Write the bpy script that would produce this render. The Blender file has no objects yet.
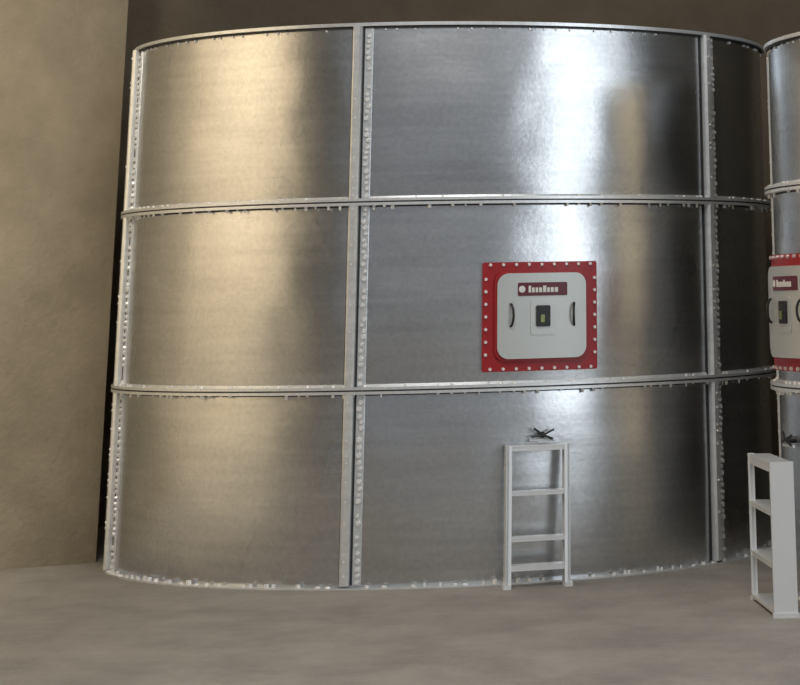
import bpy, bmesh, math, random
from mathutils import Matrix, Vector
random.seed(7)
scene=bpy.context.scene
scene.view_settings.view_transform='Standard'
scene.view_settings.look='None'
COL=bpy.context.collection
R=1.45; B=.717; H=0.733

# ---------------------------------------------------------------- materials
def new_mat(name):
    m=bpy.data.materials.new(name); m.use_nodes=True
    nt=m.node_tree; b=nt.nodes["Principled BSDF"]
    return m,nt,b
def simple(name,col,metal=0,rough=.5):
    m,nt,b=new_mat(name)
    b.inputs["Base Color"].default_value=(*col,1); b.inputs["Metallic"].default_value=metal
    n=nt.nodes.new("ShaderNodeTexNoise"); n.inputs["Scale"].default_value=40
    mr=nt.nodes.new("ShaderNodeMapRange"); mr.inputs[3].default_value=max(0,rough-.06); mr.inputs[4].default_value=min(1,rough+.06)
    nt.links.new(n.outputs[0],mr.inputs[0]); nt.links.new(mr.outputs[0],b.inputs["Roughness"])
    return m
def sheet_metal(name,c1,c2,r1,r2,bump=.02,metal=1,wave=0):
    m,nt,b=new_mat(name); L=nt.links
    tc=nt.nodes.new("ShaderNodeTexCoord")
    mp=nt.nodes.new("ShaderNodeMapping"); mp.inputs["Scale"].default_value=(1,1,14)
    L.new(tc.outputs["Object"],mp.inputs[0])
    n=nt.nodes.new("ShaderNodeTexNoise"); n.inputs["Scale"].default_value=2.2; n.inputs["Detail"].default_value=6
    L.new(mp.outputs[0],n.inputs["Vector"])
    n2=nt.nodes.new("ShaderNodeTexNoise"); n2.inputs["Scale"].default_value=1.6; n2.inputs["Detail"].default_value=3
    L.new(tc.outputs["Object"],n2.inputs["Vector"])
    n3=nt.nodes.new("ShaderNodeTexNoise"); n3.inputs["Scale"].default_value=55; n3.inputs["Detail"].default_value=5
    L.new(tc.outputs["Object"],n3.inputs["Vector"])
    ad=nt.nodes.new("ShaderNodeMix"); ad.data_type='FLOAT'; ad.inputs[0].default_value=.5
    L.new(n.outputs[0],ad.inputs[2]); L.new(n3.outputs[0],ad.inputs[3])
    st=nt.nodes.new("ShaderNodeMapRange"); st.inputs[1].default_value=.3; st.inputs[2].default_value=.7
    L.new(ad.outputs[0],st.inputs[0])
    mx=nt.nodes.new("ShaderNodeMix"); mx.data_type='RGBA'
    mx.inputs[6].default_value=(*c1,1); mx.inputs[7].default_value=(*c2,1)
    L.new(st.outputs[0],mx.inputs[0]); L.new(mx.outputs[2],b.inputs["Base Color"])
    b.inputs["Metallic"].default_value=metal
    mr=nt.nodes.new("ShaderNodeMapRange"); mr.inputs[1].default_value=.3; mr.inputs[2].default_value=.7
    mr.inputs[3].default_value=r1; mr.inputs[4].default_value=r2
    L.new(n2.outputs[0],mr.inputs[0]); L.new(mr.outputs[0],b.inputs["Roughness"])
    bp=nt.nodes.new("ShaderNodeBump"); bp.inputs["Strength"].default_value=bump; bp.inputs["Distance"].default_value=.02
    L.new(ad.outputs[0],bp.inputs["Height"]); L.new(bp.outputs[0],b.inputs["Normal"])
    if wave:   # oil-canning of thin sheet
        n4=nt.nodes.new("ShaderNodeTexNoise"); n4.inputs["Scale"].default_value=2.6; n4.inputs["Detail"].default_value=1
        L.new(tc.outputs["Object"],n4.inputs["Vector"])
        b2=nt.nodes.new("ShaderNodeBump"); b2.inputs["Strength"].default_value=1; b2.inputs["Distance"].default_value=wave
        L.new(n4.outputs[0],b2.inputs["Height"]); L.new(b2.outputs[0],bp.inputs["Normal"])
    return m
def mottled(name,cols,scale,rough,bump,detail=8):
    m,nt,b=new_mat(name); L=nt.links
    tc=nt.nodes.new("ShaderNodeTexCoord")
    n=nt.nodes.new("ShaderNodeTexNoise"); n.inputs["Scale"].default_value=scale; n.inputs["Detail"].default_value=detail; n.inputs["Roughness"].default_value=.65
    L.new(tc.outputs["Object"],n.inputs["Vector"])
    cr=nt.nodes.new("ShaderNodeValToRGB")
    cr.color_ramp.elements[0].position=.3; cr.color_ramp.elements[0].color=(*cols[0],1)
    cr.color_ramp.elements[1].position=.72; cr.color_ramp.elements[1].color=(*cols[1],1)
    L.new(n.outputs[0],cr.inputs[0]); L.new(cr.outputs[0],b.inputs["Base Color"])
    b.inputs["Roughness"].default_value=rough
    n2=nt.nodes.new("ShaderNodeTexNoise"); n2.inputs["Scale"].default_value=scale*14; n2.inputs["Detail"].default_value=6
    L.new(tc.outputs["Object"],n2.inputs["Vector"])
    bp=nt.nodes.new("ShaderNodeBump"); bp.inputs["Strength"].default_value=bump; bp.inputs["Distance"].default_value=.015
    L.new(n2.outputs[0],bp.inputs["Height"]); L.new(bp.outputs[0],b.inputs["Normal"])
    return m
M_SHELL=sheet_metal("galvanised_sheet",(.53,.545,.565),(.70,.72,.74),.23,.31,.04,1,.012)
M_FLANGE=sheet_metal("galvanised_flange",(.70,.73,.75),(.90,.93,.95),.28,.40,.02,.55)
M_DARK=simple("seam_dark",(.03,.03,.033),0,.6)  # dark strips along the seams, flanges and rim
M_BOLT=simple("zinc_bolt",(.95,.95,.95),.3,.35)
M_FBOLT=simple("hatch_bolt_steel",(.80,.70,.70),.4,.4)
M_RED=simple("red_enamel",(.36,.010,.016),0,.38)
M_DOOR=simple("hatch_steel",(.58,.61,.60),.5,.42)
M_BLACK=simple("black_plastic",(.012,.012,.013),0,.4)
M_LABEL=simple("label_maroon",(.12,.015,.03),0,.4)
M_WHITE=simple("label_white",(.8,.8,.78),0,.5)
M_ALU=simple("ladder_aluminium",(.80,.82,.84),.4,.38)
M_KEY=simple("brass_key",(.25,.3,.12),.5,.4)
M_WALL=mottled("plaster_wall",((.18,.152,.108),(.285,.243,.178)),2.6,.9,.5)
M_WALLB=mottled("shaded_plaster_wall",((.20,.16,.11),(.30,.24,.17)),2.6,.9,.4)
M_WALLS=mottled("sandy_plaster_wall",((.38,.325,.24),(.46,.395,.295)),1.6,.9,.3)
M_WALL2=mottled("dark_plaster_wall",((.10,.09,.072),(.15,.135,.11)),2.2,.9,.35)  # plaster tone darkened in place of shade, for dark reflections in the tank
M_FLOOR=mottled("concrete_floor",((.265,.25,.23),(.42,.395,.36)),3.0,.75,.6)
M_CEIL=mottled("ceiling_board",((.10,.08,.06),(.14,.11,.085)),1.5,.9,.1)

# ---------------------------------------------------------------- mesh helpers
def obj(name,bm,mat,parent=None,smooth=False):
    bmesh.ops.recalc_face_normals(bm,faces=bm.faces)
    me=bpy.data.meshes.new(name); bm.to_mesh(me); bm.free()
    me.materials.append(mat)
    o=bpy.data.objects.new(name,me); COL.objects.link(o)
    if parent: o.parent=parent
    if smooth:
        for p in me.polygons: p.use_smooth=True
    return o
def N(th):
    v=Vector((B*math.sin(th),-math.cos(th),0)); return v.normalized()
def C(th,r,z):
    """point on the slightly oval tank plan; r-R is the stand-off from the shell"""
    if r<R*.5:
        return Vector((r*math.sin(th),-B*r*math.cos(th),z))
    return Vector((R*math.sin(th),-B*R*math.cos(th),z))+N(th)*(r-R)
def A(t,s):
    """parameter reached after arc length s from t"""
    return t+s/(R*math.sqrt(math.cos(t)**2+(B*math.sin(t))**2))
def sweep(bm,prof,t0,t1,n,closed=False):
    loops=[]
    cnt=n if closed else n+1
    for i in range(cnt):
        t=t0+(t1-t0)*i/n
        loops.append([bm.verts.new(C(t,r,z)) for r,z in prof])
    m=len(prof)
    for i in range(n):
        a=loops[i]; b=loops[(i+1)%cnt]
        for j in range(m):
            bm.faces.new((a[j],a[(j+1)%m],b[(j+1)%m],b[j]))
    if not closed:
        bm.faces.new(loops[0]); bm.faces.new(list(reversed(loops[-1])))
def ring_box(bm,r0,r1,z0,z1,n=160):
    sweep(bm,[(r0,z0),(r1,z0),(r1,z1),(r0,z1)],0,2*math.pi,n,True)
def cplate(bm,tc,zc,w,h,r0,r1,corner=0,ds=0):
    def rr(w,h,c):
        pts=[]
        if c<=0:
            base=[(-w/2,-h/2),(w/2,-h/2),(w/2,h/2),(-w/2,h/2)]
        else:
            base=[]
            for cx,cy,a0 in ((w/2-c,-h/2+c,-90),(w/2-c,h/2-c,0),(-w/2+c,h/2-c,90),(-w/2+c,-h/2+c,180)):
                for k in range(7):
                    a=math.radians(a0+15*k); base.append((cx+c*math.cos(a),cy+c*math.sin(a)))
        for i,p in enumerate(base):
            q=base[(i+1)%len(base)]
            d=math.hypot(q[0]-p[0],q[1]-p[1]); k=max(1,int(d/.03))
            for j in range(k): pts.append((p[0]+(q[0]-p[0])*j/k,p[1]+(q[1]-p[1])*j/k))
        return pts
    o=rr(w,h,corner)
    f=lambda p,r: C(A(tc,ds+p[0]),r,zc+p[1])
    a=[bm.verts.new(f(p,r0)) for p in o]; b=[bm.verts.new(f(p,r1)) for p in o]; n=len(o)
    for i in range(n): bm.faces.new((a[i],a[(i+1)%n],b[(i+1)%n],b[i]))
    prev=b
    for s in (.85,.6,.3):
        cur=[bm.verts.new(f((p[0]*s,p[1]*s),r1)) for p in o]
        for i in range(n): bm.faces.new((prev[i],prev[(i+1)%n],cur[(i+1)%n],cur[i]))
        prev=cur
    c=bm.verts.new(f((0,0),r1))
    for i in range(n): bm.faces.new((prev[i],prev[(i+1)%n],c))
def bolt(bm,p,axis,r,l,seg=6):
    z=Vector(axis).normalized(); x=z.orthogonal().normalized(); y=z.cross(x)
    a=[];b=[]
    off=random.random()
    for i in range(seg):
        t=2*math.pi*i/seg+off; d=x*math.cos(t)*r+y*math.sin(t)*r
        a.append(bm.verts.new(p+d)); b.append(bm.verts.new(p+d*.85+z*l))
    for i in range(seg): bm.faces.new((a[i],a[(i+1)%seg],b[(i+1)%seg],b[i]))
    bm.faces.new(b)
def box(bm,c,ax,ay,az):
    c,ax,ay,az=Vector(c),Vector(ax),Vector(ay),Vector(az)
    v=[bm.verts.new(c+ax*i+ay*j+az*k) for i in(-1,1) for j in(-1,1) for k in(-1,1)]
    for f in ((0,1,3,2),(4,6,7,5),(0,4,5,1),(2,3,7,6),(0,2,6,4),(1,5,7,3)): bm.faces.new([v[i] for i in f])
def tube(bm,pts,r,seg=8):
    pts=[Vector(p) for p in pts]; loops=[]
    for i,p in enumerate(pts):
        d=(pts[min(i+1,len(pts)-1)]-pts[max(i-1,0)]).normalized()
        x=d.orthogonal().normalized() if not loops else (px-d*px.dot(d)).normalized()
        px=x; y=d.cross(x)
        loops.append([bm.verts.new(p+x*math.cos(2*math.pi*k/seg)*r+y*math.sin(2*math.pi*k/seg)*r) for k in range(seg)])
    for a,b in zip(loops,loops[1:]):
        for k in range(seg): bm.faces.new((a[k],a[(k+1)%seg],b[(k+1)%seg],b[k]))
    bm.faces.new(loops[0]); bm.faces.new(list(reversed(loops[-1])))

# ---------------------------------------------------------------- tank
def tank(name,loc,rot,seams,hatch_t,latch_t,top=3*H):
    root=bpy.data.objects.new(name,None); root.location=loc; root.rotation_euler=(0,0,rot); COL.objects.link(root)
    lev=[0,H,2*H,top]
    bm=bmesh.new()
    for k in range(3):
        z0=lev[k]+.004; z1=lev[k+1]-.004
        sweep(bm,[(R-.01,z0),(R-.002,z0),(R,z0+.02),(R+.001,(z0+z1)/2),(R,z1-.02),(R-.002,z1),(R-.01,z1)],0,2*math.pi,192,True)
    o=obj("shell",bm,M_SHELL,root,True)
    md=o.modifiers.new("es","EDGE_SPLIT"); md.split_angle=math.radians(35)
    bm=bmesh.new()
    sweep(bm,[(.001,top-.03),(R-.004,top-.05),(R-.004,top-.06),(.001,top-.05)],0,2*math.pi,96,True)
    obj("roof_sheet",bm,M_SHELL,root)
    bm=bmesh.new(); dk=bmesh.new(); bo=bmesh.new()
    for z in (H,2*H):
        ring_box(bm,R-.002,R+.034,z+.003,z+.014)
        ring_box(bm,R-.002,R+.034,z-.014,z-.003)
        sweep(bm,[(R-.001,z+.010),(R+.006,z+.012),(R+.003,z+.022),(R-.001,z+.024)],0,2*math.pi,160,True)
        sweep(dk,[(R-.001,z-.020),(R+.004,z-.019),(R+.006,z-.013),(R-.001,z-.010)],0,2*math.pi,160,True)
        ring_box(dk,R-.012,R+.030,z-.004,z+.004)
        n=190
        for i in range(n):
            t=2*math.pi*(i+random.uniform(-.25,.25))/n
            if random.random()<.62: bolt(bo,C(t,R+.014,z-.014),(0,0,-1),random.uniform(.004,.008),random.uniform(.006,.018))
            if random.random()<.4: bolt(bo,C(t,R+.018,z+.014),(0,0,1),.0055,.008)
    z=top
    ring_box(bm,R-.006,R+.020,z-.014,z)
    ring_box(dk,R-.002,R+.012,z-.021,z-.014)
    for i in range(150):
        t=2*math.pi*(i+random.uniform(-.25,.25))/150
        if random.random()<.6: bolt(bo,C(t,R,z-.028),N(t),random.uniform(.004,.007),.007)
    ring_box(bm,R-.004,R+.030,0,.006)
    for i in range(170):
        t=2*math.pi*(i+random.uniform(-.4,.4))/170
        if random.random()<.75: bolt(bo,C(t,R+.018,.006),(0,0,1),random.uniform(.005,.012),random.uniform(.005,.018))
    for t in seams:
        for k in range(3):
            z0=lev[k]+.014; z1=lev[k+1]-.014
            w=.038
            pr=[(-w/2,0),(-w/2,.026),(-w/2+.008,.036),(w/2-.008,.036),(w/2,.026),(w/2,0)]
            v0=[bm.verts.new(C(A(t,-.022+s),R-.002+r,z0)) for s,r in pr]; v1=[bm.verts.new(C(A(t,-.022+s),R-.002+r,z1)) for s,r in pr]
            for i in range(6): bm.faces.new((v0[i],v0[(i+1)%6],v1[(i+1)%6],v1[i]))
            bm.faces.new(v0); bm.faces.new(v1)
            for dt,hw in ((.001,.005),(-.045,.003)):
                v=[dk.verts.new(C(A(t,dt+s),r,zz)) for zz in(z0,z1) for s,r in((-hw,R),(-hw,R+.006),(hw,R+.006),(hw,R))]
                for i in range(4): dk.faces.new((v[i],v[(i+1)%4],v[4+(i+1)%4],v[4+i]))
            v=[bm.verts.new(C(A(t,s),r,zz)) for zz in(z0,z1) for s,r in((.005,R-.001),(.005,R+.005),(.038,R+.005),(.040,R-.001))]
            for i in range(4): bm.faces.new((v[i],v[(i+1)%4],v[4+(i+1)%4],v[4+i]))
            zz=z0+.012
            while zz<z1-.01:
                if random.random()<.93:
                    bolt(bo,C(A(t,.024+random.uniform(-.006,.006)),R+.005,zz),N(t),random.uniform(.007,.012),.010)
                    if random.random()<.25: bolt(bo,C(A(t,-.022),R+.034,zz),N(t),.005,.004)
                zz+=random.uniform(.020,.030)
    obj("flanges",bm,M_FLANGE,root); obj("dark_joints",dk,M_DARK,root); obj("bolts",bo,M_BOLT,root)
    # ---- hatch
    zc=1.005; w=.473; h=.425; t=hatch_t
    bm=bmesh.new()
    cplate(bm,t,zc,w,h,R-.002,R+.022,.008)
    obj("hatch_frame",bm,M_RED,root)
    bm=bmesh.new()
    cplate(bm,t,zc+.002,.380,.352,R+.020,R+.034,.045)
    obj("hatch_gasket",bm,M_RED,root)
    bm=bmesh.new()
    cplate(bm,t,zc+.002,.360,.332,R+.030,R+.046,.045)
    cplate(bm,t,zc-.008,.10,.13,R+.044,R+.050,.01)
    obj("hatch_door",bm,M_DOOR,root)
    bm=bmesh.new()
    for i in range(9):
        s=-w/2+.03+(w-.06)*i/8
        for q in (-h/2+.010,h/2-.010): bolt(bm,C(A(t,s),R+.022,zc+q),N(t),.0075,.010)
    for i in range(1,8):
        q=-h/2+.017+(h-.034)*i/8
        for s in (-w/2+.012,w/2-.012): bolt(bm,C(A(t,s),R+.022,zc+q),N(t),.0075,.010)
    obj("hatch_bolts",bm,M_FBOLT,root)
    bm=bmesh.new(); cplate(bm,t,zc+.105,.20,.052,R+.045,R+.049,.006); obj("name_label",bm,M_LABEL,root)
    bm=bmesh.new()
    bolt(bm,C(A(t,-.083),R+.049,zc+.105),N(t),.014,.001,14)
    s=-.058
    for i in range(8):
        ww=random.choice((.010,.012,.013)); hh=.026 if i in(0,4) else .019
        cplate(bm,t,zc+.105-(.026-hh)/2,ww,hh,R+.0485,R+.0505,0,s+ww/2); s+=ww+.004
    obj("label_lettering",bm,M_WHITE,root)
    bm=bmesh.new()
    cplate(bm,t,zc+.0,.056,.082,R+.048,R+.058,.006)
    for sg in (-1,1):
        pts=[]
        for i in range(9):
            a=math.radians(-80+20*i)
            pts.append(C(A(t,sg*(.120+.010*(1-math.cos(a)))),R+.046+.022*math.cos(a),zc+.005+.044*math.sin(a)))
        tube(bm,pts,.005)
    obj("handles_and_lock",bm,M_BLACK,root)
    bm=bmesh.new(); cplate(bm,t,zc-.01,.016,.03,R+.057,R+.063,.003,-.004); obj("lock_key",bm,M_KEY,root)
    # ---- sampling valve with lever
    tl=latch_t; zl=.548
    bm=bmesh.new()
    tube(bm,[C(tl,R-.004,zl),C(tl,R+.035,zl)],.012,12)
    tube(bm,[C(A(tl,-.035),R+.036,zl+.026),C(tl,R+.042,zl),C(A(tl,.04),R+.036,zl-.016)],.0045)
    tube(bm,[C(A(tl,-.045),R+.036,zl-.006),C(tl,R+.040,zl),C(A(tl,.045),R+.036,zl+.020)],.004)
    obj("valve_lever",bm,M_BLACK,root)
    bm=bmesh.new(); tube(bm,[C(A(tl,-.05),R+.03,zl-.02),C(A(tl,.05),R+.03,zl-.02)],.005); obj("valve_bracket",bm,M_FLANGE,root)
    return root
seams=[-1.31,-.268,.866,1.92,2.95,4.0]
tank("steel_storage_tank",(-1.088,8.765,0),.1296,seams,.244,.245)
tank("steel_storage_tank",(1.785,7.58,0),.10,[-.80+1.0472*i for i in range(6)],-1.36,-1.40,2*H+.575)

# ---------------------------------------------------------------- ladders
def ladder(name,f0,f1,top_shift,depths,h,treads,rw,depthvec=None):
    root=bpy.data.objects.new(name,None); COL.objects.link(root)
    f0=Vector((*f0,0)); f1=Vector((*f1,0)); mid=(f0+f1)/2; root.location=mid
    f0-=mid; f1-=mid
    u=(f1-f0).normalized(); n=Vector(depthvec).normalized() if depthvec else Vector((-u.y,u.x,0))
    up=(Vector(top_shift)+Vector((0,0,h)))
    bm=bmesh.new(); ft=bmesh.new()
    dmax=max(depths)
    for f,d in zip((f0,f1),depths):
        s=1 if f is f0 else -1
        g=f-n*(dmax-d)/2
        box(bm,g+up/2,u*rw*.25,n*d/2,up/2)
        for e in (-1,1):
            box(bm,g+up/2+n*e*(d/2-.004)+u*s*rw*.35,u*rw*.5,n*.004,up/2)
        box(ft,g+Vector((0,0,.008)),u*rw*.7,n*(d/2+.004),Vector((0,0,.008)))
    obj("rails",bm,M_ALU,root); obj("feet",ft,M_ALU,root)
    bm=bmesh.new()
    for z,dz in treads:
        c=(f0+f1)/2+up*(z/h)
        box(bm,c,(f1-f0)/2,n*dmax/2*.96,Vector((0,0,.003)))
        for e in (-1,1): box(bm,c+n*e*(dmax/2-.006)+Vector((0,0,-dz/2)),(f1-f0)/2,n*.003,Vector((0,0,dz/2)))
    obj("treads",bm,M_ALU,root)
    return root
nin=Vector((-.249,.968,0))
ladder("step_ladder",(-.730,7.640),(-.495,7.702),nin*.075+Vector((.014,0,0)),(.05,.05),.515,[(.512,.018),(.345,.014),(.18,.014),(.08,.018)],.020)
ladder("step_ladder",(.242,7.257),(.307,6.862),(.0,.0,0),(.022,.082),.505,[(.50,.03),(.34,.015),(.17,.015),(.02,.01)],.012,(1,.0,0))

# ---------------------------------------------------------------- room
def slab(name,pts,z0,z1,mat):
    bm=bmesh.new()
    a=[bm.verts.new((x,y,z0)) for x,y in pts]; b=[bm.verts.new((x,y,z1)) for x,y in pts]; n=len(pts)
    for i in range(n): bm.faces.new((a[i],a[(i+1)%n],b[(i+1)%n],b[i]))
    bm.faces.new(a); bm.faces.new(b)
    return obj(name,bm,mat)
def wall(name,p,q,h,th,mat=M_WALL):
    p=Vector(p);q=Vector(q); d=(q-p).normalized(); n=Vector((-d.y,d.x))*th
    return slab(name,[tuple(p),tuple(q),tuple(q+n),tuple(p+n)],0,h,mat)
WH=4.6
P1=Vector((-2.612,8.637)); P2=Vector((-3.06,9.94))
W1=P1+Vector((-.903,-.43))*3.1
CR=Vector((2.6,11.35)); E=Vector((6.9,4.6))
slab("wall_left",[tuple(W1),tuple(P1),tuple(P2),(-5.9,9.94)],0,WH,M_WALL)
wall("wall_back",P2,CR,WH,.2,M_WALLB)
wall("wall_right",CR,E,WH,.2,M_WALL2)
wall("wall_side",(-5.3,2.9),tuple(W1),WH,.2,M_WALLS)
wall("dark_reflection_wall",(-5.4,-2.5),(-5.3,2.9),WH,.2,M_WALL2)  # unseen dark wall, added to darken a strip of the tank's reflection
slab("floor",[(-14,-8),(14,-8),(14,14),(-14,14)],-.1,0,M_FLOOR)
slab("ceiling",[(-7,2.0),(8,2.0),(8,13),(-7,13)],WH,WH+.15,M_CEIL)  # out of view; added to keep the wall above the tank dark

# ---------------------------------------------------------------- light
w=bpy.data.worlds.new("World"); scene.world=w; w.use_nodes=True
nt=w.node_tree; bg=nt.nodes["Background"]
bg.inputs[0].default_value=(.25,.258,.27,1); bg.inputs[1].default_value=1.0
def area(name,loc,target,sx,sy,power,col,spread=180):
    l=bpy.data.lights.new(name,'AREA'); l.shape='RECTANGLE'; l.size=sx; l.size_y=sy; l.energy=power; l.color=col; l.spread=math.radians(spread)
    o=bpy.data.objects.new(name,l); o.location=loc
    d=Vector(target)-Vector(loc); o.rotation_euler=d.to_track_quat('-Z','Y').to_euler(); COL.objects.link(o); return o
area("assumed_doorway_light",(4.75,2.3,2.3),(-1.0,7.6,1.1),3.7,4.2,108,(.88,.95,1.0))  # assumed doorway, not modelled; lamp placed to mirror a bright streak in the tank
area("floor_fill_light",(-.6,4.2,4.45),(-.8,4.2,0),3.2,2.4,112,(1.0,.97,.92))  # overhead fill, added to brighten the floor and ladder tops
area("wall_fill_light",(-1.9,3.7,3.7),(-5.25,5.9,2.6),.7,.7,245,(1.0,.89,.72),100)  # added warm fill; brightens the side wall mirrored in the tank

# ---------------------------------------------------------------- camera
cam=bpy.data.cameras.new("camera"); co=bpy.data.objects.new("camera",cam); COL.objects.link(co)
pit,roll=.26389,-.02061
c,s=math.cos(pit),math.sin(pit); cr,sr=math.cos(roll),math.sin(roll)
x=Vector((1,0,0)); u=Vector((0,-s,c)); f=Vector((0,c,s))
right=x*cr+u*sr; up=-x*sr+u*cr
m=Matrix((right,up,-f)).transposed().to_4x4(); m.translation=Vector((0,0,1.0787))
co.matrix_world=m
cam.sensor_fit='HORIZONTAL'; cam.sensor_width=36; cam.lens=1850.015/800*36
cam.shift_x=(400-679.71)/800; cam.shift_y=(-205.925-342.5)/800
cam.clip_end=100
scene.camera=co
